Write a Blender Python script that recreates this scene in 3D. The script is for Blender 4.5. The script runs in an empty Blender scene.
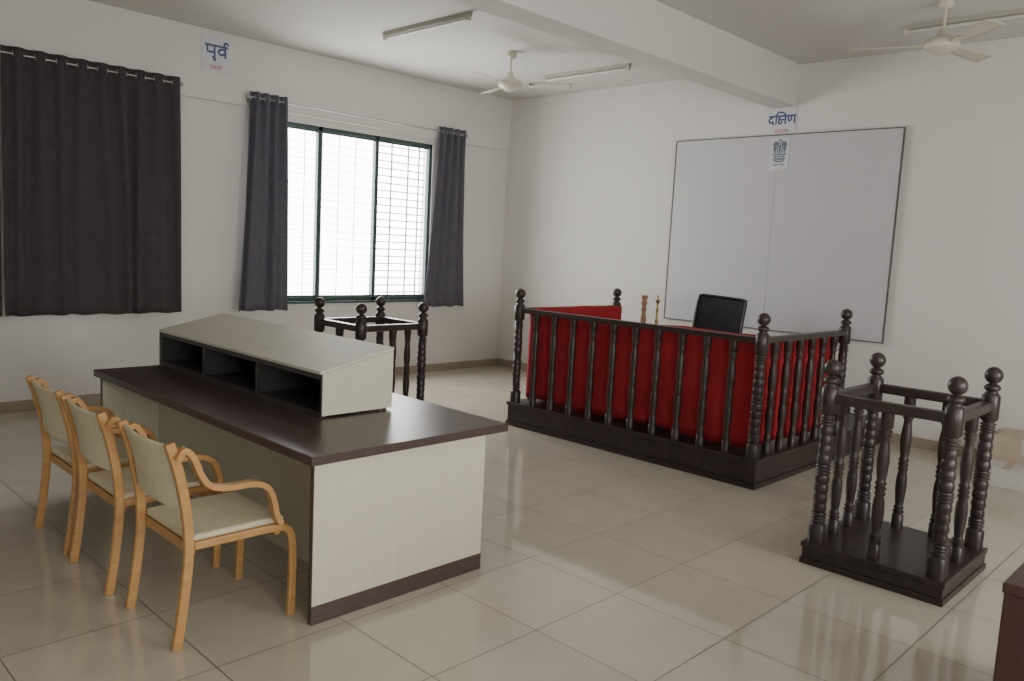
import bpy, math, random
from mathutils import Vector, Matrix
random.seed(7)
C=bpy.context.scene.collection
pi=math.pi

# ---------------------------------------------------------------- materials
def newmat(name):
    m=bpy.data.materials.new(name); m.use_nodes=True
    nt=m.node_tree; b=nt.nodes['Principled BSDF']
    return m,nt,b
def mat(name,col,rough=.5,metal=0,var=.06,scale=8,stretch=(1,1,1),bump=0,spec=.5,coat=0,bscale=None,sub=None,sheer=0):
    m,nt,b=newmat(name)
    b.inputs['Roughness'].default_value=rough
    b.inputs['Metallic'].default_value=metal
    b.inputs['Specular IOR Level'].default_value=spec
    b.inputs['Coat Weight'].default_value=coat
    tc=nt.nodes.new('ShaderNodeTexCoord'); mp=nt.nodes.new('ShaderNodeMapping')
    mp.inputs['Scale'].default_value=stretch
    nt.links.new(tc.outputs['Object'],mp.inputs[0])
    n=nt.nodes.new('ShaderNodeTexNoise'); n.inputs['Scale'].default_value=scale; n.inputs['Detail'].default_value=5
    nt.links.new(mp.outputs[0],n.inputs[0])
    r=nt.nodes.new('ShaderNodeValToRGB')
    r.color_ramp.elements[0].position=.3; r.color_ramp.elements[1].position=.7
    a=[max(0,c*(1-var)) for c in col]; c2=[min(1,c*(1+var)) for c in col]
    if sub: a=list(sub)
    r.color_ramp.elements[0].color=(*a,1); r.color_ramp.elements[1].color=(*c2,1)
    nt.links.new(n.outputs[0],r.inputs[0]); nt.links.new(r.outputs[0],b.inputs['Base Color'])
    if bump:
        n2=n
        if bscale:
            n2=nt.nodes.new('ShaderNodeTexNoise'); n2.inputs['Scale'].default_value=bscale
            nt.links.new(mp.outputs[0],n2.inputs[0])
        bp=nt.nodes.new('ShaderNodeBump'); bp.inputs['Strength'].default_value=bump; bp.inputs['Distance'].default_value=.004
        nt.links.new(n2.outputs[0],bp.inputs['Height']); nt.links.new(bp.outputs[0],b.inputs['Normal'])
    if sheer:
        t=nt.nodes.new('ShaderNodeBsdfTranslucent'); nt.links.new(r.outputs[0],t.inputs['Color'])
        mx=nt.nodes.new('ShaderNodeMixShader'); mx.inputs[0].default_value=sheer
        out=nt.nodes['Material Output']
        nt.links.new(b.outputs[0],mx.inputs[1]); nt.links.new(t.outputs[0],mx.inputs[2]); nt.links.new(mx.outputs[0],out.inputs['Surface'])
    return m
M={}
M['wall']=mat('wall_paint',(.68,.663,.63),.75,var=.02,scale=1.2,bump=.05,bscale=60)
M['ceil']=mat('ceiling_paint',(.62,.605,.575),.8,var=.02,scale=1)
M['skirt']=mat('skirting_tile',(.33,.27,.2),.35,var=.08,scale=6)
M['dark']=mat('dark_polished_wood',(.034,.021,.020),.42,var=.3,scale=5,stretch=(4,4,.6),coat=.08)  # wood tone raised slightly, standing in for haze that lifts the blacks
M['desktop']=mat('brown_laminate',(.075,.048,.045),.32,var=.18,scale=3,stretch=(14,1,14),bump=.02)  # brown also lifted a little in place of room haze
M['cream']=mat('cream_woodgrain_laminate',(.57,.545,.415),.5,var=.035,scale=3,stretch=(14,14,.8))
M['creamtop']=mat('cream_woodgrain_laminate_top',(.56,.54,.45),.5,var=.04,scale=3,stretch=(14,.8,14))
M['inner']=mat('black_laminate',(.042,.037,.038),.45,var=.2,scale=5)
M['beech']=mat('honey_beech_wood',(.46,.245,.085),.4,var=.15,scale=4,stretch=(1,1,6),coat=.1)
M['pad']=mat('cream_upholstery',(.60,.54,.38),.85,var=.05,scale=30,bump=.1)
M['red']=mat('red_cloth',(.50,.032,.042),.8,var=.08,scale=4,stretch=(1,1,.5),sheer=.35)
M['curt']=mat('dark_brown_curtain_fabric',(.052,.045,.048),.9,var=.12,scale=12,bump=.1)
M['curt_hazed']=mat('haze_lightened_curtain_fabric',(.115,.11,.135),.9,var=.12,scale=12,bump=.1,sheer=.14)  # same curtain fabric, window haze and backlight put into a lighter colour
M['chrome']=mat('brushed_steel',(.5,.5,.5),.4,metal=1)
M['green']=mat('dark_green_paint',(.045,.085,.075),.4,var=.1)
M['grille']=mat('grille_paint',(.9,.9,.88),.6,var=.02)
M['grille2']=mat('grey_louvre_paint',(.45,.46,.44),.6,var=.02)
M['board']=mat('board_laminate',(.54,.53,.555),.45,var=.015,scale=2)
M['frame']=mat('board_edge_strip',(.11,.10,.095),.5)
M['black']=mat('black_plastic',(.02,.02,.02),.35)
M['mesh']=mat('black_mesh_fabric',(.022,.022,.026),.22,var=.35,scale=60,bump=.1)
M['paper']=mat('white_paper',(.62,.63,.66),.6,var=.01)
M['navy']=mat('navy_ink',(.06,.09,.23),.6,var=.05)
M['slate']=mat('slate_grey_ink',(.14,.165,.215),.6,var=.05)
M['redink']=mat('red_ink',(.55,.07,.06),.6,var=.05)
M['fan']=mat('cream_enamel',(.60,.56,.45),.35,var=.03)
M['tube']=mat('frosted_tube',(.62,.62,.58),.3,var=.02)
M['batten']=mat('batten_enamel',(.42,.40,.34),.45,var=.03)
M['brass']=mat('brass',(.45,.27,.1),.4,metal=1)
M['turned']=mat('light_brown_turned_wood',(.30,.15,.08),.5,var=.15)
M['card']=mat('cardboard',(.50,.41,.31),.8,var=.05)
M['white']=mat('white_carton',(.56,.54,.50),.7,var=.03)
M['maroon']=mat('maroon_wood',(.050,.018,.017),.38,var=.2,scale=4,stretch=(4,4,.6))

def tile_mat():
    m,nt,b=newmat('glossy_cream_floor_tile')
    g=nt.nodes.new('ShaderNodeNewGeometry'); mp=nt.nodes.new('ShaderNodeMapping')
    mp.inputs['Location'].default_value=(5.5+.0015+12,5.84+.0015+12,0)
    nt.links.new(g.outputs['Position'],mp.inputs[0])
    br=nt.nodes.new('ShaderNodeTexBrick'); br.offset=0; br.squash=1
    br.inputs['Scale'].default_value=1; br.inputs['Brick Width'].default_value=.6; br.inputs['Row Height'].default_value=.6
    br.inputs['Mortar Size'].default_value=.0028; br.inputs['Mortar Smooth'].default_value=.1
    br.inputs['Color1'].default_value=(.55,.50,.405,1); br.inputs['Color2'].default_value=(.60,.545,.445,1)
    br.inputs['Mortar'].default_value=(.14,.12,.10,1)
    nt.links.new(mp.outputs[0],br.inputs[0])
    n=nt.nodes.new('ShaderNodeTexNoise'); n.inputs['Scale'].default_value=5; n.inputs['Detail'].default_value=6
    nt.links.new(mp.outputs[0],n.inputs[0])
    mx=nt.nodes.new('ShaderNodeMixRGB'); mx.blend_type='MULTIPLY'; mx.inputs[0].default_value=.15
    nt.links.new(br.outputs[0],mx.inputs[1]); nt.links.new(n.outputs[0],mx.inputs[2])
    nt.links.new(mx.outputs[0],b.inputs['Base Color'])
    ma=nt.nodes.new('ShaderNodeMath'); ma.operation='MULTIPLY_ADD'; ma.inputs[1].default_value=.4; ma.inputs[2].default_value=.07
    nt.links.new(br.outputs['Fac'],ma.inputs[0]); nt.links.new(ma.outputs[0],b.inputs['Roughness'])
    b.inputs['IOR'].default_value=1.78
    return m
M['tile']=tile_mat()

# ---------------------------------------------------------------- mesh builder
class MB:
    def __init__(s): s.v=[]; s.f=[]; s.sm=[]
    def add(s,vs,fs,smooth=False):
        o=len(s.v); s.v+= [tuple(v) for v in vs]; s.f+=[tuple(i+o for i in f) for f in fs]; s.sm+=[smooth]*len(fs); return s
    def box(s,x0,y0,z0,x1,y1,z1):
        vs=[(x0,y0,z0),(x1,y0,z0),(x1,y1,z0),(x0,y1,z0),(x0,y0,z1),(x1,y0,z1),(x1,y1,z1),(x0,y1,z1)]
        return s.add(vs,[(3,2,1,0),(4,5,6,7),(0,1,5,4),(1,2,6,5),(2,3,7,6),(3,0,4,7)])
    def prism(s,poly,y0,y1):
        n=len(poly); vs=[(x,y0,z) for x,z in poly]+[(x,y1,z) for x,z in poly]
        fs=[tuple(range(n)),tuple(range(2*n-1,n-1,-1))]+[(i,i+n,(i+1)%n+n,(i+1)%n) for i in range(n)]
        return s.add(vs,fs)
    def lathe(s,prof,seg=16,c=(0,0,0)):
        vs=[];fs=[]
        for r,z in prof:
            for k in range(seg):
                a=2*pi*k/seg; vs.append((c[0]+r*math.cos(a),c[1]+r*math.sin(a),c[2]+z))
        for i in range(len(prof)-1):
            for k in range(seg):
                k2=(k+1)%seg; fs.append((i*seg+k,i*seg+k2,(i+1)*seg+k2,(i+1)*seg+k))
        s.add(vs,fs,True)
        s.add([vs[k] for k in range(seg)][::-1],[tuple(range(seg))]); s.add(vs[-seg:],[tuple(range(seg))])
        return s
    def tube(s,path,r,seg=8):
        P=[Vector(p) for p in path]; vs=[];fs=[]
        up=Vector((0,0,1))
        for i,p in enumerate(P):
            t=(P[min(i+1,len(P)-1)]-P[max(i-1,0)]).normalized()
            a=t.cross(up)
            if a.length<1e-3: a=t.cross(Vector((0,1,0)))
            a.normalize(); b=a.cross(t)
            rr=r[i] if isinstance(r,(list,tuple)) else r
            for k in range(seg):
                q=2*pi*k/seg; vs.append(p+a*rr*math.cos(q)+b*rr*math.sin(q))
        for i in range(len(P)-1):
            for k in range(seg):
                k2=(k+1)%seg; fs.append((i*seg+k,i*seg+k2,(i+1)*seg+k2,(i+1)*seg+k))
        s.add(vs,fs,True); n=len(P)
        s.add(vs[:seg],[tuple(range(seg))]); s.add(vs[-seg:],[tuple(range(seg))])
        return s
    def strip(s,path,y,w,t):
        P=[Vector((p[0],0,p[1])) for p in path]; vs=[];fs=[]
        for i,p in enumerate(P):
            d=(P[min(i+1,len(P)-1)]-P[max(i-1,0)]).normalized(); n=Vector((-d.z,0,d.x))
            for sy,sn in((-1,-1),(1,-1),(1,1),(-1,1)):
                q=p+n*sn*t/2; vs.append((q.x,y+sy*w/2,q.z))
        for i in range(len(P)-1):
            for k in range(4):
                k2=(k+1)%4; fs.append((i*4+k,i*4+k2,(i+1)*4+k2,(i+1)*4+k))
        m=len(P)*4; fs+= [(3,2,1,0),(m-4,m-3,m-2,m-1)]
        return s.add(vs,fs)
    def sheet(s,grid,th=0):
        n=len(grid);m=len(grid[0]); vs=[p for r in grid for p in r]
        fs=[(i*m+j,i*m+j+1,(i+1)*m+j+1,(i+1)*m+j) for i in range(n-1) for j in range(m-1)]
        return s.add(vs,fs,True)
    def stroke(s,pts,w,y=0):
        P=[Vector((p[0],p[1])) for p in pts]; vs=[];fs=[]
        for i,p in enumerate(P):
            d=(P[min(i+1,len(P)-1)]-P[max(i-1,0)])
            d.normalize(); n=Vector((-d.y,d.x))
            vs.append((p.x+n.x*w/2,y,p.y+n.y*w/2)); vs.append((p.x-n.x*w/2,y,p.y-n.y*w/2))
        for i in range(len(P)-1): fs.append((2*i,2*i+1,2*i+3,2*i+2))
        return s.add(vs,fs)
    def disc(s,x,z,rx,rz,y=0,seg=20):
        return s.add([(x+rx*math.cos(2*pi*k/seg),y,z+rz*math.sin(2*pi*k/seg)) for k in range(seg)],[tuple(range(seg))])
    def mesh(s,name,m):
        me=bpy.data.meshes.new(name); me.from_pydata(s.v,[],s.f)
        me.polygons.foreach_set('use_smooth',s.sm)
        me.materials.append(m); me.validate()
        import bmesh
        bm=bmesh.new(); bm.from_mesh(me); bmesh.ops.recalc_face_normals(bm,faces=bm.faces); bm.to_mesh(me); bm.free()
        me.update(); return me
    def obj(s,name,m,parent=None,bevel=0,seg=2,solid=0,loc=(0,0,0)):
        o=bpy.data.objects.new(name,s.mesh(name,m)); C.objects.link(o); o.location=loc
        if parent: o.parent=parent
        mods(o,bevel,seg,solid); return o
def mods(o,bevel=0,seg=2,solid=0):
    if solid:
        q=o.modifiers.new('solid','SOLIDIFY'); q.thickness=solid; q.offset=0
    if bevel:
        q=o.modifiers.new('bevel','BEVEL'); q.width=bevel; q.segments=seg; q.limit_method='ANGLE'; q.angle_limit=math.radians(50)
def smooth_path(pts,n=6,closed=False):
    P=[Vector(p) for p in pts]; out=[]
    for i in range(len(P)-1):
        p0=P[max(i-1,0)];p1=P[i];p2=P[i+1];p3=P[min(i+2,len(P)-1)]
        for k in range(n):
            t=k/n
            out.append(.5*((2*p1)+(p2-p0)*t+(2*p0-5*p1+4*p2-p3)*t*t+(3*p1-p0-3*p2+p3)*t**3))
    out.append(P[-1]); return out
def thing(name,label,cat,loc=(0,0,0),rz=0,group=None):
    e=bpy.data.objects.new(name,None); e.empty_display_size=.1; C.objects.link(e)
    e.location=loc; e.rotation_euler=(0,0,rz); tag(e,label,cat,group); return e
def tag(o,label,cat,group=None):
    o['label']=label; o['category']=cat
    if group: o['group']=group
def struct(o): o['kind']='structure'; return o
def inst(name,me,parent,loc,rz=0,bevel=0):
    o=bpy.data.objects.new(name,me); C.objects.link(o); o.parent=parent; o.location=loc; o.rotation_euler=(0,0,rz)
    mods(o,bevel); return o
def dup(root,loc,rz=None,label=None):
    r=root.copy(); C.objects.link(r); r.location=loc
    if rz is not None: r.rotation_euler=(0,0,rz)
    if label: r['label']=label
    def rec(a,b):
        for ch in a.children:
            c=ch.copy(); C.objects.link(c); c.parent=b; rec(ch,c)
    rec(root,r); return r

# ---------------------------------------------------------------- room shell
H=3.698; X0=-10.4; Y0=-10.6
WX0,WX1,WZ0,WZ1=-3.80,-1.343,.958,2.935
struct(MB().box(X0-.2,Y0-.2,-.1,.2,.2,0).obj('floor',M['tile']))
struct(MB().box(X0-.2,Y0-.2,H,.2,.2,H+.15).obj('ceiling',M['ceil']))
def holed(lo,hi,holes,axis,t0,t1,name):
    mb=MB(); cuts=sorted(holes)
    def bx(a0,a1,z0,z1):
        if axis=='x': mb.box(a0,t0,z0,a1,t1,z1)
        else: mb.box(t0,a0,z0,t1,a1,z1)
    a=lo
    for (h0,h1,z0,z1) in cuts:
        bx(a,h0,0,H); bx(h0,h1,0,z0); bx(h0,h1,z1,H); a=h1
    bx(a,hi,0,H)
    return struct(mb.obj(name,M['wall']))
holed(X0,0,[(WX0,WX1,WZ0,WZ1)],'x',0,.2,'wall_left')
holed(Y0,.2,[],'y',0,.2,'wall_right')
holed(X0,0,[(-8.8,-6.8,.95,2.6),(-5.0,-3.0,.95,2.6)],'x',Y0-.2,Y0,'wall_back')
holed(Y0,.2,[],'y',X0-.2,X0,'wall_front')
struct(MB().box(X0,-4.18,3.279,0,-3.906,H).obj('trim_1',M['ceil'],bevel=.004))      # ceiling beam
struct(MB().box(X0,-.038,3.012,0,0,H).obj('trim_2',M['wall'],bevel=.003))            # lintel band
struct(MB().box(X0,-.014,0,0,0,.10).obj('baseboard_left',M['skirt'],bevel=.002))
struct(MB().box(-.014,Y0,0,0,-5.41,.10).box(-.014,-2.78,0,0,-.015,.10).obj('baseboard_right',M['skirt'],bevel=.002))

# window
def window(name,x0,x1,z0,z1,mulls,y0=.02,y1=.08):
    mb=MB(); w=.045
    mb.box(x0,y0,z0,x1,y1,z0+w).box(x0,y0,z1-w,x1,y1,z1).box(x0,y0,z0,x0+w,y1,z1).box(x1-w,y0,z0,x1,y1,z1)
    for m in mulls: mb.box(m-.026,y0,z0,m+.026,y1,z1)
    o=struct(mb.obj(name,M['green'],bevel=.004))
    xs=[x0+w]+list(mulls)+[x1-w]
    sash=MB()
    for a,b in zip(xs[:-1],xs[1:]):
        a+=.01;b-=.01
        sash.box(a,y0+.015,z0+w,b,y1-.015,z0+w+.02).box(a,y0+.015,z1-w-.02,b,y1-.015,z1-w)
    sash.obj('sash',M['green'],parent=o)
    g=MB(); n=22
    for i in range(1,n):
        z=z0+(z1-z0)*i/n; g.box(x0,.135,z-.0024,mulls[1],.139,z+.0024)
    for i in range(1,7):
        x=x0+(mulls[1]-x0)*i/7; g.box(x-.005,.1395,z0,x+.005,.144,z1)
    g.obj('grille',M['grille'],parent=o)
    g=MB(); n=22
    for i in range(1,n):
        z=z0+(z1-z0)*i/n; g.box(mulls[1],.12,z-.007,x1-.03,.128,z+.007)
    for x in (mulls[1]+.3,mulls[1]+.56,x1-.12): g.box(x-.010,.129,z0,x+.010,.137,z1)
    g.obj('louvre_grille',M['grille2'],parent=o)
    return o
window('window_1',WX0,WX1,WZ0,WZ1,[-2.987,-2.195])
struct(MB().box(WX0-.02,-.03,WZ0-.025,WX1+.02,.12,WZ0).obj('trim_3',M['green'],bevel=.003))

# ---------------------------------------------------------------- curtains
def curtain(label,x0t,x1t,x0b,x1b,m,zt=3.16,zb=.875,y=-.12,amp=.035,nf=10,seed=1):
    rnd=random.Random(seed); root=thing('curtain',label,'curtain',((x0t+x1t)/2,y,zb))
    cx=(x0t+x1t)/2; rows=30; cols=nf*14; grid=[]
    ph=[rnd.uniform(-2.2,2.2) for _ in range(nf+2)]; am=[rnd.uniform(.1,1.3) for _ in range(nf+2)]
    cr=[(rnd.uniform(0,1),rnd.uniform(.02,.05),rnd.uniform(-.012,.018),rnd.uniform(-.05,.05)) for _ in range(nf*2)]
    for i in range(rows+1):
        f=i/rows; z=zb+(zt-zb)*(1-f); row=[]
        xa=x0t+(x0b-x0t)*f**1.3; xb=x1t+(x1b-x1t)*f**1.3
        for j in range(cols+1):
            u=j/cols; k=u*nf; sft=(k%1)**2*(3-2*(k%1)); p=ph[int(k)]*(1-sft)+ph[int(k)+1]*sft
            aa=am[int(k)]*(1-sft)+am[int(k)+1]*sft
            a=amp*(1+(aa-1)*min(1,f*3))*(1-.2*f)
            yy=a*math.sin(2*pi*k+p*min(1,f*1.8))+.016*f*math.sin(9*u+seed+2*f)
            for c0,cw,ch_,dr in cr: yy+=ch_*min(1,f*1.5)*math.exp(-((u-c0-dr*f)/cw)**2)
            yy=min(yy,.07)
            xx=xa+(xb-xa)*(u+(.014*f*math.sin(6*pi*u+seed) if 0<j<cols else 0))
            row.append((xx-cx,yy,z-zb+(.006*math.sin(2*pi*k*.7) if i==rows else 0)))
        grid.append(row)
    MB().sheet(grid).obj('curtain_cloth',m,parent=root,solid=.004)
    ring=MB(); seg=14
    path=[(0,.024*math.cos(2*pi*k/seg),.024*math.sin(2*pi*k/seg)) for k in range(seg+1)]
    me=ring.tube(path,.004,6).mesh('eyelet_ring',M['chrome'])
    for k in range(1,nf*2):
        inst('eyelet_ring',me,root,(x0t+(x1t-x0t)*k/(nf*2)-cx,-.12-y,3.1-zb))
    return root
curtain('wide dark brown eyelet curtain drawn across covered window',-6.16,-4.65,-6.17,-4.63,M['curt'],nf=9,amp=.026,seed=3)
curtain('dark brown eyelet curtain at edge of covered window',-7.3,-6.175,-7.3,-6.19,M['curt'],nf=8,amp=.026,seed=5)
curtain('haze-lightened eyelet curtain gathered beside the bright window',-3.92,-3.49,-4.04,-3.455,M['curt_hazed'],nf=4,amp=.036,seed=8)
curtain('haze-lightened curtain gathered near the room corner',-1.349,-.907,-1.50,-.80,M['curt_hazed'],nf=4,amp=.036,seed=11)
def rod(x0,x1,label):
    r=thing('curtain_rod',label,'curtain rod',((x0+x1)/2,-.12,3.1)); h=(x1-x0)/2
    MB().tube([(-h,0,0),(h,0,0)],.0085,12).obj('rod',M['chrome'],parent=r)
    fin=MB().lathe([(.004,-.02),(.014,-.014),(.018,0),(.014,.014),(.004,.02)],14).mesh('finial',M['chrome'])
    for sx in(-1,1): inst('finial',fin,r,(sx*h,0,0))
    br=MB().box(-.008,0,-.012,.008,.081,.0).box(-.012,.076,-.04,.012,.081,.04).mesh('bracket',M['chrome'])
    for sx in(-1,1): inst('bracket',br,r,(sx*(h-.04),0,-.0095))
rod(-7.4,-4.63,'steel curtain rod above the dark covered window')
rod(-3.95,-.88,'steel curtain rod above the bright window')

# ---------------------------------------------------------------- signs
def sign(name,label,loc,rz,w,h,strokes,sw,sc,off,english,esize,eoff):
    r=thing(name,label,'sign',loc,rz)
    MB().box(-w/2,-.006,-h/2,w/2,0,h/2).obj('sheet',M['paper'],parent=r)
    mb=MB()
    for i,st in enumerate(strokes):
        P=[(p.x,p.y) for p in smooth_path([Vector((a,b)) for a,b in st],5)] if len(st)>2 else st
        mb.stroke([(x*sc+off[0],z*sc+off[1]) for x,z in P],sw,-.0065-.00005*i)
    mb.obj('lettering',M['navy'],parent=r)
    cu=bpy.data.curves.new('t','FONT'); cu.body=english; cu.size=esize; cu.align_x='CENTER'; cu.offset=.0012; cu.space_character=1.1
    t=bpy.data.objects.new('t',cu); C.objects.link(t); bpy.context.view_layer.update()
    me=bpy.data.meshes.new_from_object(t.evaluated_get(bpy.context.evaluated_depsgraph_get()))
    for v in me.vertices: v.co=Vector((v.co.x+eoff[0],-.0068,v.co.y+eoff[1]))
    bpy.data.objects.remove(t); me.materials.clear(); me.materials.append(M['redink']); me.name='caption'
    o=bpy.data.objects.new('caption',me); C.objects.link(o); o.parent=r
    return r
purv=[[(0,1),(2.25,1)],[(.95,1),(.95,0)],[(.25,1),(.25,.65),(.3,.42),(.55,.36),(.95,.46)],
      [(.74,-.14),(.86,-.06),(1.0,-.14),(.98,-.28),(.84,-.36)],
      [(2.0,1),(2.0,0)],[(2.0,.72),(1.7,.78),(1.4,.66),(1.35,.42),(1.55,.26),(1.8,.32),(2.0,.52)],
      [(2.0,1),(1.88,1.2),(1.98,1.38),(2.2,1.36),(2.3,1.2)]]
dak=[[(0,1),(3.65,1)],
     [(.5,1),(.5,.78)],[(.5,.78),(.25,.76),(.08,.58),(.12,.36),(.3,.25),(.5,.32),(.58,.46)],[(.5,.34),(.6,.15),(.78,-.05)],
     [(1.02,1),(1.02,0)],[(1.02,1),(1.1,1.32),(1.5,1.48),(2.0,1.36),(2.25,1.0)],
     [(2.25,1),(2.25,0)],
     [(1.62,1),(1.62,.86)],[(1.62,.86),(1.42,.80),(1.34,.66),(1.5,.56),(1.75,.55),(2.25,.56)],
     [(1.62,.56),(1.42,.46),(1.34,.28),(1.45,.10),(1.65,.08),(1.80,.22),(1.70,.36)],
     [(2.62,1),(2.62,.62),(2.72,.40),(2.92,.40),(3.02,.6),(3.02,1)],[(3.45,1),(3.45,0)]]
sign('direction_sign','white sign with blue Hindi word for east',(-4.25,-.0385,3.47),0,.30,.35,purv,.021,.108,(-.122,-.030),'EAST',.052,(0,-.148))
sign('direction_sign','white sign with blue Hindi word for south',(-.0005,-4.035,3.135),-pi/2,.32,.262,dak,.0180,.083,(-.151,-.026),'SOUTH',.044,(0,-.110))

# emblem sheet
em=thing('emblem_sheet','white paper with grey-blue lion capital emblem','poster',(-.0295,-4.05,2.80),-pi/2)
MB().box(-.105,-.004,-.165,.105,0,.165).obj('sheet',M['paper'],parent=em)
mb=MB(); y=-.0045
def D(x,z,rx,rz):
    global y; y-=.00005; mb.disc(x,z,rx,rz,y)
def ST(p,w):
    global y; y-=.00005
    if len(p)>2: p=[(q.x,q.y) for q in smooth_path([Vector(a) for a in p],5)]
    mb.stroke(p,w,y)
ring=lambda x,z,a,b,w: ST([(x+a*math.cos(2*pi*k/12),z+b*math.sin(2*pi*k/12)) for k in range(13)],w)
ring(0,.112,.026,.030,.015); D(0,.108,.012,.014)
ST([(-.022,.09),(-.028,.06),(-.022,.03),(-.018,.0)],.012); ST([(.022,.09),(.028,.06),(.022,.03),(.018,.0)],.012)
D(0,.055,.014,.032)
ST([(-.007,.05),(-.006,.03),(-.007,.0)],.009); ST([(.007,.05),(.006,.03),(.007,.0)],.009)
for s in(-1,1):
    D(s*.050,.103,.024,.026); D(s*.071,.094,.012,.009)
    ST([(s*.060,.085),(s*.066,.055),(s*.058,.03),(s*.062,.0)],.013)
    ST([(s*.040,.078),(s*.044,.05),(s*.040,.02),(s*.042,.0)],.010)
    D(s*.052,.056,.014,.026)
ST([(-.078,-.008),(.078,-.008)],.011); ST([(-.072,-.046),(.072,-.046)],.009)
ring(0,-.027,.013,.013,.006); D(0,-.027,.005,.005); D(-.040,-.028,.020,.010); D(.040,-.028,.020,.010)
ST([(-.060,-.056),(-.050,-.068),(-.030,-.076),(0,-.078),(.030,-.076),(.050,-.068),(.060,-.056)],.014)
ST([(-.05,-.058),(.05,-.058)],.010)
mb.obj('emblem',M['slate'],parent=em)
mc=MB()
mc.stroke([(-.068,-.104),(-.006,-.104)],.005,-.0045); mc.stroke([(.008,-.104),(.068,-.104)],.005,-.0045)
for i,sx in enumerate([-.062,-.048,-.034,-.018,.018,.032,.048,.062]):
    mc.stroke([(sx,-.104),(sx,-.126)],.0045,-.0046)
    mc.stroke([(sx-.010,-.112),(sx-.006,-.119),(sx,-.116)],.0035,-.0047)
mc.stroke([(-.034,-.104),(-.028,-.094),(-.022,-.092)],.003,-.0048); mc.stroke([(.032,-.104),(.026,-.094),(.02,-.092)],.003,-.0048)
mc.obj('motto',M['slate'],parent=em)

# big board
bd=thing('display_board','large pale grey board with thin dark frame on wall','board',(-.001,-4.025,.949),-pi/2)
bw=2.51/2; bh=2.05
MB().box(-bw+.008,-.028,.008,-.0015,0,bh-.008).obj('panel',M['board'],parent=bd,bevel=.0015)
MB().box(.0015,-.028,.008,bw-.008,0,bh-.008).obj('panel',M['board'],parent=bd,bevel=.0015)
MB().box(-bw,-.032,0,bw,0,.008).box(-bw,-.032,bh-.009,bw,0,bh).box(-bw,-.032,.008,-bw+.014,0,bh-.009).box(bw-.009,-.032,.008,bw,0,bh-.009).obj('frame',M['frame'],parent=bd)

# ---------------------------------------------------------------- ceiling fixtures
def tube_light(x,y0,y1,label):
    r=thing('tube_light',label,'light',(x,(y0+y1)/2,H+.001),group='ceiling tube lights'); L=abs(y1-y0)/2
    MB().box(-.022,-L,-.035,.022,L,0).obj('batten',M['batten'],parent=r)
    MB().tube([(0,-L+.03,-.055),(0,L-.03,-.055)],.0135,14).obj('glass_tube',M['tube'],parent=r)
    e=MB().box(-.016,-.018,-.075,.016,.018,-.03).mesh('end_holder',M['fan'])
    for s in(-1,1): inst('end_holder',e,r,(0,s*(L-.02),0),bevel=.003)
tube_light(-3.23,-2.70,-1.46,'unlit tube light fixed to the ceiling')
tube_light(-.95,-2.73,-1.51,'unlit tube light fixed to the ceiling')
tube_light(-.85,-6.72,-5.48,'unlit tube light fixed to the ceiling')
fan=thing('ceiling_fan','cream three-bladed ceiling fan on a short rod','fan',(-2.0,-1.99,H),math.radians(-50),'ceiling fans')
MB().lathe([(.01,-.07),(.05,-.06),(.058,-.02),(.05,0)],20).obj('canopy',M['fan'],parent=fan)
MB().lathe([(.011,-.25),(.011,-.04)],10).obj('down_rod',M['fan'],parent=fan)
MB().lathe([(.02,-.40),(.05,-.395),(.075,-.375),(.115,-.36),(.125,-.335),(.118,-.30),(.07,-.275),(.035,-.25),(.03,-.21),(.02,-.205)],26).obj('motor_housing',M['fan'],parent=fan)
bl=[]
for i in range(13):
    f=i/12; x=.20+.44*f; w=.05+.022*math.sin(pi*min(1,f*1.1)*.5) ; w=w if f<.93 else w*.85
    bl.append([(x,-w,-.33+.016),(x,-w*.4,-.33+.010),(x,w*.4,-.33-.004),(x,w,-.33-.014)])
bme=MB().sheet(bl).mesh('blade',M['fan']); arm=MB().box(.10,-.022,-.337,.24,.022,-.331).mesh('blade_bracket',M['fan'])
for k in range(3):
    b=inst('blade',bme,fan,(0,0,0),k*2*pi/3); q=b.modifiers.new('s','SOLIDIFY'); q.thickness=.004
    inst('blade_bracket',arm,b,(0,0,0))
dup(fan,(-1.386,-5.96,H),math.radians(-12))

# ---------------------------------------------------------------- turned posts
def post_prof(h,s=1.0):
    P=[(.047,0),(.047,.10),(.040,.11),(.030,.117)]
    z=.12; top=h-.315
    n=11; dz=(top-z)/n
    for i in range(n):
        f=(i+.5)/n; r=.032+.005*math.sin(pi*f)
        if i in(0,5,10):
            for k in range(3):
                zz=z+dz*(k+.5)/3; P+=[(.028,zz-dz*.15),(.041,zz-dz*.06),(.041,zz+dz*.06),(.028,zz+dz*.15)]
        else:
            P+=[(r*.92,z+dz*.03),(r*1.02,z+dz*.18),(r*1.08,z+dz*.5),(r*1.02,z+dz*.82),(r*.92,z+dz*.97)]
        z+=dz
    P+=[(.030,h-.31),(.047,h-.295),(.047,h-.165),(.036,h-.15),(.026,h-.138),(.04,h-.128),(.044,h-.115),(.036,h-.105),(.022,h-.095)]
    for k in range(1,11):
        a=pi*k/10-pi/2
        P.append((max(.003,.047*math.cos(a)),h-.048+.048*math.sin(a)))
    return [(r*s,z) for r,z in P]
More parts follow.
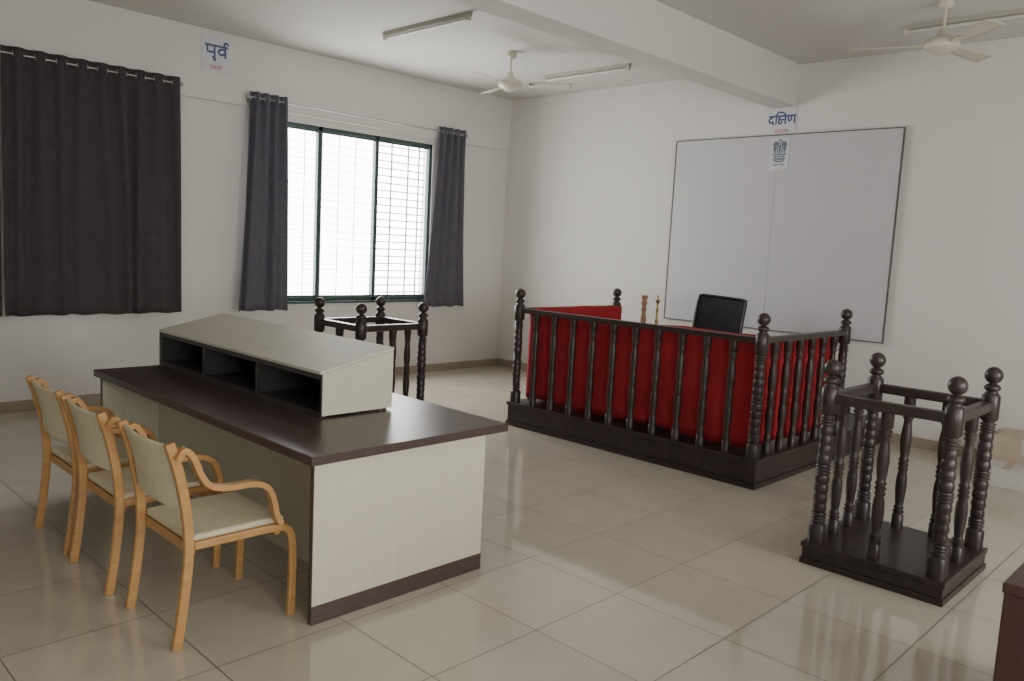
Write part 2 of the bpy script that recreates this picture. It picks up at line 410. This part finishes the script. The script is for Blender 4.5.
def bal_prof(h,s=1.35):
    P=[(.025,0),(.025,.08),(.017,.088),(.026,.10),(.017,.112),(.024,.124),(.017,.136)]
    body=[(.0185,.20),(.023,.28),(.0245,.34),(.022,.40),(.017,.435),(.0235,.452),(.017,.47),(.024,.487),(.017,.505),(.0235,.522),(.017,.54),(.022,.60),(.0245,.67),(.022,.74),(.0175,.80)]
    P+=[(r,z*h) for r,z in body if .145<z*h<h-.145]
    P+=[(.017,h-.136),(.024,h-.124),(.017,h-.112),(.026,h-.10),(.017,h-.088),(.025,h-.08),(.025,h)]
    return [(r*s,z) for r,z in P]
# ---------------------------------------------------------------- witness stand
def stand(loc,label):
    W,Dp,bh=.786,.755,.125
    r=thing('witness_stand',label,'witness stand',loc,0,'witness stands')
    MB().box(-W/2,-Dp/2,0,W/2,Dp/2,.035).box(-W/2+.008,-Dp/2+.008,.035,W/2-.008,Dp/2-.008,bh-.03).box(-W/2,-Dp/2,bh-.03,W/2,Dp/2,bh).obj('base',M['dark'],parent=r,bevel=.004)
    px=W/2-.062; py=Dp/2-.062; h=1.045
    pme=MB().lathe(post_prof(h),18).mesh('corner_post',M['dark'])
    for sx in(-1,1):
        for sy in(-1,1): inst('corner_post',pme,r,(sx*px,sy*py,bh))
    rz=h+bh-.215
    def rail(a,b):
        if a[0]==b[0]: MB().box(a[0]-.030,a[1],rz-.027,a[0]+.030,b[1],rz+.027).obj('top_rail',M['dark'],parent=r,bevel=.008)
        else: MB().box(a[0],a[1]-.030,rz-.027,b[0],a[1]+.030,rz+.027).obj('top_rail',M['dark'],parent=r,bevel=.008)
    g=.035
    rail((-px,-py+g),(-px,py-g)); rail((px,-py+g),(px,py-g)); rail((-px+g,py),(px-g,py)); rail((-px+g,-py),(px-g,-py))
    bme=MB().lathe(bal_prof(rz-.027-bh,1.3),14).mesh('baluster',M['dark'])
    for p in [(px,-py/3),(px,py/3),(-px/3,py),(px/3,py),(-.0,-py),(-px,.0)]: inst('baluster',bme,r,(p[0],p[1],bh))
    return r
ws=stand((-3.34,-6.625,0),'dark turned-wood witness stand standing open on tiles')
dup(ws,(-3.85,-2.25,0),label='dark turned-wood witness stand standing behind the long desk')

# ---------------------------------------------------------------- judge dais
PX0,PX1,PY0,PY1,PZ=-2.644,-.016,-5.396,-2.795,.225
dj=thing('judge_dais','dark wooden platform enclosed by turned balustrade','platform',(PX0,PY0,0))
w=PX1-PX0; d=PY1-PY0
MB().box(0,0,0,w,d,.04).box(.012,.012,.04,w,d-.012,PZ-.03).box(-.0,-.0,PZ-.03,w,d,PZ).obj('platform',M['dark'],parent=dj,bevel=.004)
hp=1.085; pme=MB().lathe(post_prof(hp,1.05),18).mesh('corner_post',M['dark'])
ax0=.065; ax1=1.57; ay0=.070; ay1=d-.055
for p in [(ax0,ay0),(ax1,ay0),(ax0,ay1),(ax1,ay1)]: inst('corner_post',pme,dj,(p[0],p[1],PZ))
rz=PZ+hp-.205
def rail(x0,y0,x1,y1): MB().box(x0,y0,rz-.022,x1,y1,rz+.022).obj('top_rail',M['dark'],parent=dj,bevel=.006)
rail(ax0-.03,ay0+.035,ax0+.03,ay1-.035); rail(ax0+.035,ay0-.03,ax1-.035,ay0+.03); rail(ax0+.035,ay1-.03,ax1-.035,ay1+.03)
bme=MB().lathe(bal_prof(rz-.022-PZ,1.3),14).mesh('baluster',M['dark'])
n=10
for i in range(1,n+1): inst('baluster',bme,dj,(ax0,ay0+(ay1-ay0)*i/(n+1),PZ))
n=6
for i in range(1,n+1):
    x=ax0+(ax1-ax0)*i/(n+1); inst('baluster',bme,dj,(x,ay0,PZ)); inst('baluster',bme,dj,(x,ay1,PZ))
# red cloth
bx0,bx1,by0,by1=PX0+ax0+.065,PX0+ax1,PY0+ay0+.065,PY0+ay1-.065
path=[]
def seg(a,b,n):
    for i in range(n): path.append((a[0]+(b[0]-a[0])*i/n,a[1]+(b[1]-a[1])*i/n))
seg((bx1,by1),(bx0,by1),60); seg((bx0,by1),(bx0,by0),100); seg((bx0,by0),(bx1,by0),60); path.append((bx1,by0))
grid=[]
L=[0]
for a,b in zip(path[:-1],path[1:]): L.append(L[-1]+math.hypot(a[0]-b[0],a[1]-b[1]))
for i in range(15):
    f=i/14; row=[]
    for k,(px,py) in enumerate(path):
        s=L[k]
        cd_=min(abs(s-L[60]),abs(s-L[160])); g_=math.exp(-(cd_/.25)**2)
        a=(.004+.005*f)*math.sin(s*9+1.5*math.sin(s*3.1))+(.001*f+.006*g_)*math.sin(s*45)
        nx,ny=(0,1) if k<60 or k>=160 else (1,0)
        if k<60: ny=-1
        top=rz+.022+.014*math.sin(s*2.3)-.010*abs(math.sin(s*5))
        z=top+(PZ+.04-top)*f+ (.012*math.sin(s*5) if i==14 else 0)
        row.append((px+nx*(a+.01)-bx0,py+ny*(a+.01)-by0,z-PZ))
    grid.append(row)
cl=MB().sheet(grid).obj('red_cloth',M['red'],solid=.003,loc=(bx0,by0,PZ)); tag(cl,'bright red cloth hung inside the dark balustrade','cloth')

# judge desk and things on it
jd=thing('judge_desk','dark wooden desk inside the balustraded platform','desk',(-1.72,-4.05,PZ))
MB().box(-.3,-.85,.715,.3,.85,.75).obj('desk_top',M['desktop'],parent=jd,bevel=.004)
MB().box(-.27,-.82,0,-.25,.82,.714).obj('front_panel',M['dark'],parent=jd)
sp=MB().box(-.249,-.012,0,.27,.012,.714).mesh('side_panel',M['dark'])
for s in(-1,1): inst('side_panel',sp,jd,(0,s*.8,0))
lp=[(.05,0),(.05,.02),(.02,.035),(.010,.08),(.02,.1),(.009,.13),(.008,.2),(.016,.22),(.008,.25),(.007,.29),(.012,.305),(.022,.325),(.025,.34),(.007,.342),(.006,.36),(.011,.375),(.004,.40)]
o=MB().lathe([(r,z*.85) for r,z in lp],20).obj('brass_lamp',M['brass'],loc=(-1.62,-3.745,PZ+.75)); tag(o,'slender brass oil lamp standing on the judge desk','lamp')
o=MB().lathe([(.045,0),(.045,.03),(.025,.05),(.03,.1),(.018,.15),(.026,.19),(.018,.22),(.03,.245),(.03,.262),(.018,.275),(.03,.295),(.034,.315),(.026,.325)],20).obj('wooden_trophy',M['turned'],loc=(-1.66,-3.62,PZ+.75)); tag(o,'light brown turned wooden piece on the judge desk','ornament')

# executive chair
ec=thing('office_chair','black mesh-backed office chair behind judge desk','chair',(-.86,-3.865,PZ),math.radians(6))
grid=[]
def bp(u,f): return (.17+.12*f+.02*(1-u*u)-.02*math.sin(pi*f),u*.262,.50+.56*f+.012*u*f)
for i in range(15):
    grid.append([bp(j/14*2-1,i/14) for j in range(15)])
b=MB().sheet(grid).obj('backrest',M['mesh'],parent=ec); q=b.modifiers.new('s','SOLIDIFY'); q.thickness=.012
fp=[bp(u/6,0) for u in range(-5,6)]+[bp(1,v/8) for v in range(0,8)]+[bp(.97,.99)]+[bp(u/6,1) for u in range(5,-6,-1)]+[bp(-.97,.99)]+[bp(-1,v/8) for v in range(7,-1,-1)]+[bp(-5/6,0)]
MB().tube(fp,.014,8).obj('back_frame',M['black'],parent=ec)
MB().box(-.27,-.25,.43,.2,.25,.52).obj('seat',M['mesh'],parent=ec,bevel=.03,seg=4)
for s in(-1,1):
    me=MB().strip([(p.x,p.y) for p in smooth_path([Vector((.19,.50)),Vector((.2,.66)),Vector((.1,.7)),Vector((-.12,.7)),Vector((-.2,.62)),Vector((-.16,.47))],6)],0,.045,.03)
    me.obj('armrest',M['black'],parent=ec,bevel=.006,loc=(0,s*.285,0))
MB().lathe([(.03,.07),(.03,.25),(.02,.25),(.02,.43)],14).obj('gas_lift',M['black'],parent=ec)
lg=MB().box(0,-.02,.05,.28,.02,.08).lathe([(.028,0),(.03,.02),(.028,.05)],12,(.27,0,0)).mesh('base_leg',M['black'])
for k in range(5): inst('base_leg',lg,ec,(0,0,0),k*2*pi/5)

# ---------------------------------------------------------------- long desk
DX0,DX1,DY0,DY1,DZ=-6.239,-5.222,-5.176,-2.63,.773
dk=thing('long_desk','long cream laminate desk with dark brown top','desk',(DX0,DY0,0))
w=DX1-DX0; L_=DY1-DY0
MB().box(-.035,-.035,DZ-.042,w+.13,L_+.035,DZ).obj('desk_top',M['desktop'],parent=dk,bevel=.003)
ep=MB().box(0,0,.085,w,.022,DZ-.0425).mesh('end_panel',M['cream'])
inst('end_panel',ep,dk,(0,0,0)); inst('end_panel',ep,dk,(0,L_-.022,0))
ks=MB().box(-.002,-.003,0,w+.002,.025,.085).mesh('kick_strip',M['desktop'])
inst('kick_strip',ks,dk,(0,0,0)); inst('kick_strip',ks,dk,(0,L_-.022,0))
eb=MB().box(-.004,-.002,.085,-.0005,.024,DZ-.043).mesh('edge_band',M['desktop'])
inst('edge_band',eb,dk,(0,0,0)); inst('edge_band',eb,dk,(0,L_-.022,0))
MB().box(.36,.023,0,.378,L_-.023,DZ-.0425).obj('modesty_panel',M['cream'],parent=dk)

# sloped cabinet on the desk
sx0,sx1,sy0,sy1=-5.839,-5.395,-4.60,-2.58; hf,hb=.230,.328
cb=thing('desktop_cabinet','cream sloped cabinet with three dark open compartments on desk','cabinet',(sx0,sy0,DZ))
W=sx1-sx0; Ly=sy1-sy0
side=MB().prism([(0,.012),(W,.012),(W,hb),(0,hf)],0,.014).mesh('end_panel',M['cream'])
inst('end_panel',side,cb,(0,0,0)); inst('end_panel',side,cb,(0,Ly-.014,0))
ln=MB().prism([(.001,.029),(W-.017,.029),(W-.017,hb-.008),(.001,hf-.002)],0,.006).mesh('lining_panel',M['inner'])
inst('lining_panel',ln,cb,(0,.0145,0)); inst('lining_panel',ln,cb,(0,Ly-.0205,0))
MB().box(0.004,.0145,.012,W,Ly-.0145,.0285).obj('bottom_panel',M['inner'],parent=cb)
MB().box(W-.016,.0185,.029,W,Ly-.0185,hb-.006).obj('back_panel',M['inner'],parent=cb)
tp=MB().prism([(-.012,hf+.0005-.003),(W+.006,hb+.0018),(W+.006,hb+.018),(-.012,hf+.014)],0,Ly/3-.007).mesh('top_panel',M['creamtop'])
for k in range(3): inst('top_panel',tp,cb,(0,Ly/3*k+.0035,0),bevel=.002)
dvm=MB().prism([(.006,.029),(W-.017,.029),(W-.017,hb-.008),(.006,hf-.002)],-.009,.009).mesh('divider_panel',M['inner'])
for f in(1/3,2/3): inst('divider_panel',dvm,cb,(0,Ly*f,0))
ff=MB().box(-.006,0,.0,-.0005,Ly,.032).box(-.006,0,hf-.03,-.0005,Ly,hf-.004)
for f in(0,1/3,2/3,1): ff.box(-.006,max(0,Ly*f-.014),.032,-.0005,min(Ly,Ly*f+.014),hf-.03)
ff.obj('face_frame',M['inner'],parent=cb)
ft=MB().lathe([(.014,0),(.014,.0118)],12).mesh('foot',M['inner'])
for a in(.03,W-.03):
    for b_ in(.03,Ly/2,Ly-.03): inst('foot',ft,cb,(a,b_,0))

# ---------------------------------------------------------------- bentwood chairs
ch=thing('armchair','honey-coloured bentwood armchair with cream seat beside desk','chair',(-6.51,-4.77,0),0,'bentwood armchairs at the long desk')
def sp2(p,n=6): return [(q.x,q.y) for q in smooth_path([Vector(a) for a in p],n)]
rear=MB().strip(sp2([(-.255,0),(-.225,.2),(-.205,.42),(-.22,.6),(-.25,.75),(-.285,.865)]),0,.028,.040).mesh('rear_leg',M['beech'])
front=MB().strip(sp2([(.262,0),(.268,.2),(.262,.35),(.235,.408),(.17,.423),(0,.425),(-.185,.425)]),0,.028,.034).mesh('front_leg',M['beech'])
armm=MB().strip(sp2([(-.262,.80),(-.235,.835),(-.20,.80),(-.165,.72),(-.125,.672),(-.05,.652),(.06,.648),(.125,.62),(.155,.56),(.17,.49),(.195,.445)]),0,.042,.024).mesh('armrest',M['beech'])
for s in(-1,1):
    inst('rear_leg',rear,ch,(0,s*.245,0),bevel=.006); inst('front_leg',front,ch,(0,s*.245,0),bevel=.006); inst('armrest',armm,ch,(0,s*.262,0),bevel=.006)
MB().box(-.19,-.228,.425,.235,.228,.462).obj('seat',M['pad'],parent=ch,bevel=.014,seg=3)
sr=MB().box(-.0125,-.23,.38,.0125,.23,.423).mesh('seat_rail',M['beech'])
for x in(-.182,.202): inst('seat_rail',sr,ch,(x,0,0),bevel=.004)
g=[]
for i in range(11):
    f=i/10; z=.575+.275*f
    x=-.218-.044*f*f-.016*f
    g.append([(x-.026*(1-(2*j/12-1)**2),(2*j/12-1)*.230,z) for j in range(13)])
b=MB().sheet(g).obj('backrest',M['pad'],parent=ch); q=b.modifiers.new('s','SOLIDIFY'); q.thickness=.015; q.offset=0; mods(b,.004)
dup(ch,(-6.53,-4.08,0)); dup(ch,(-6.52,-3.465,0))

# ---------------------------------------------------------------- cartons and corner cabinet
c1=thing('cardboard_box','pale taped cardboard box on the floor against the wall','box',(-.30,-6.66,0))
MB().box(-.24,-.24,0,.24,.24,.34).obj('carton_body',M['card'],parent=c1,bevel=.004)
fl=MB().box(-.24,-.238,.3405,.238,-.003,.344).mesh('flap',M['card']); inst('flap',fl,c1,(0,0,0)); inst('flap',fl,c1,(0,.241,0))
MB().box(-.24,-.03,.3445,.24,.03,.3452).box(-.2415,-.03,.22,-.2408,.03,.3445).obj('tape',M['white'],parent=c1)
c2=thing('carton','low white carton lying on the floor by box','box',(-.74,-6.60,0),math.radians(4))
MB().box(-.16,-.20,0,.16,.20,.15).obj('carton_body',M['white'],parent=c2,bevel=.004)
MB().box(-.164,-.204,.128,.164,.204,.156).obj('lid',M['white'],parent=c2,bevel=.003)
MB().box(-.165,-.03,.1565,.165,.03,.1572).obj('tape',M['card'],parent=c2)
mc=thing('side_cabinet','dark maroon wooden cabinet with flat top','cabinet',(-4.70,-8.12,0))
MB().box(-.53,-.57,0,.5,.57,.695).obj('body',M['maroon'],parent=mc,bevel=.004)
MB().box(-.535,-.59,.6955,.52,.575,.73).obj('cabinet_top',M['maroon'],parent=mc,bevel=.005)

# ---------------------------------------------------------------- light
wd=bpy.data.worlds.new('world'); bpy.context.scene.world=wd; wd.use_nodes=True
bg=wd.node_tree.nodes['Background']; bg.inputs[0].default_value=(1,.995,.975,1); bg.inputs[1].default_value=14
def portal(loc,rot,sx,sy):
    l=bpy.data.lights.new('daylight_portal','AREA'); l.shape='RECTANGLE'; l.size=sx; l.size_y=sy; l.cycles.is_portal=True
    o=bpy.data.objects.new('daylight_portal',l); C.objects.link(o); o.location=loc; o.rotation_euler=rot
portal(((WX0+WX1)/2,.19,(WZ0+WZ1)/2),(-pi/2,0,0),WX1-WX0,WZ1-WZ0)
portal((-7.8,Y0-.19,1.775),(pi/2,0,0),2.0,1.65); portal((-4,Y0-.19,1.775),(pi/2,0,0),2.0,1.65)

# ---------------------------------------------------------------- camera
yaw,pit,rol=math.radians(44.12),math.radians(-6.66),math.radians(2.919)
F=Vector((math.cos(yaw)*math.cos(pit),math.sin(yaw)*math.cos(pit),math.sin(pit)))
R=Vector((math.sin(yaw),-math.cos(yaw),0)); U=R.cross(F)
R2=R*math.cos(rol)+U*math.sin(rol); U2=-R*math.sin(rol)+U*math.cos(rol)
cd=bpy.data.cameras.new('camera'); cd.sensor_width=36; cd.lens=805.155*36/1024
co=bpy.data.objects.new('camera',cd); C.objects.link(co)
m=Matrix((R2,U2,-F)).transposed().to_4x4(); m.translation=Vector((-8.085,-8.107,1.7)); co.matrix_world=m
bpy.context.scene.camera=co
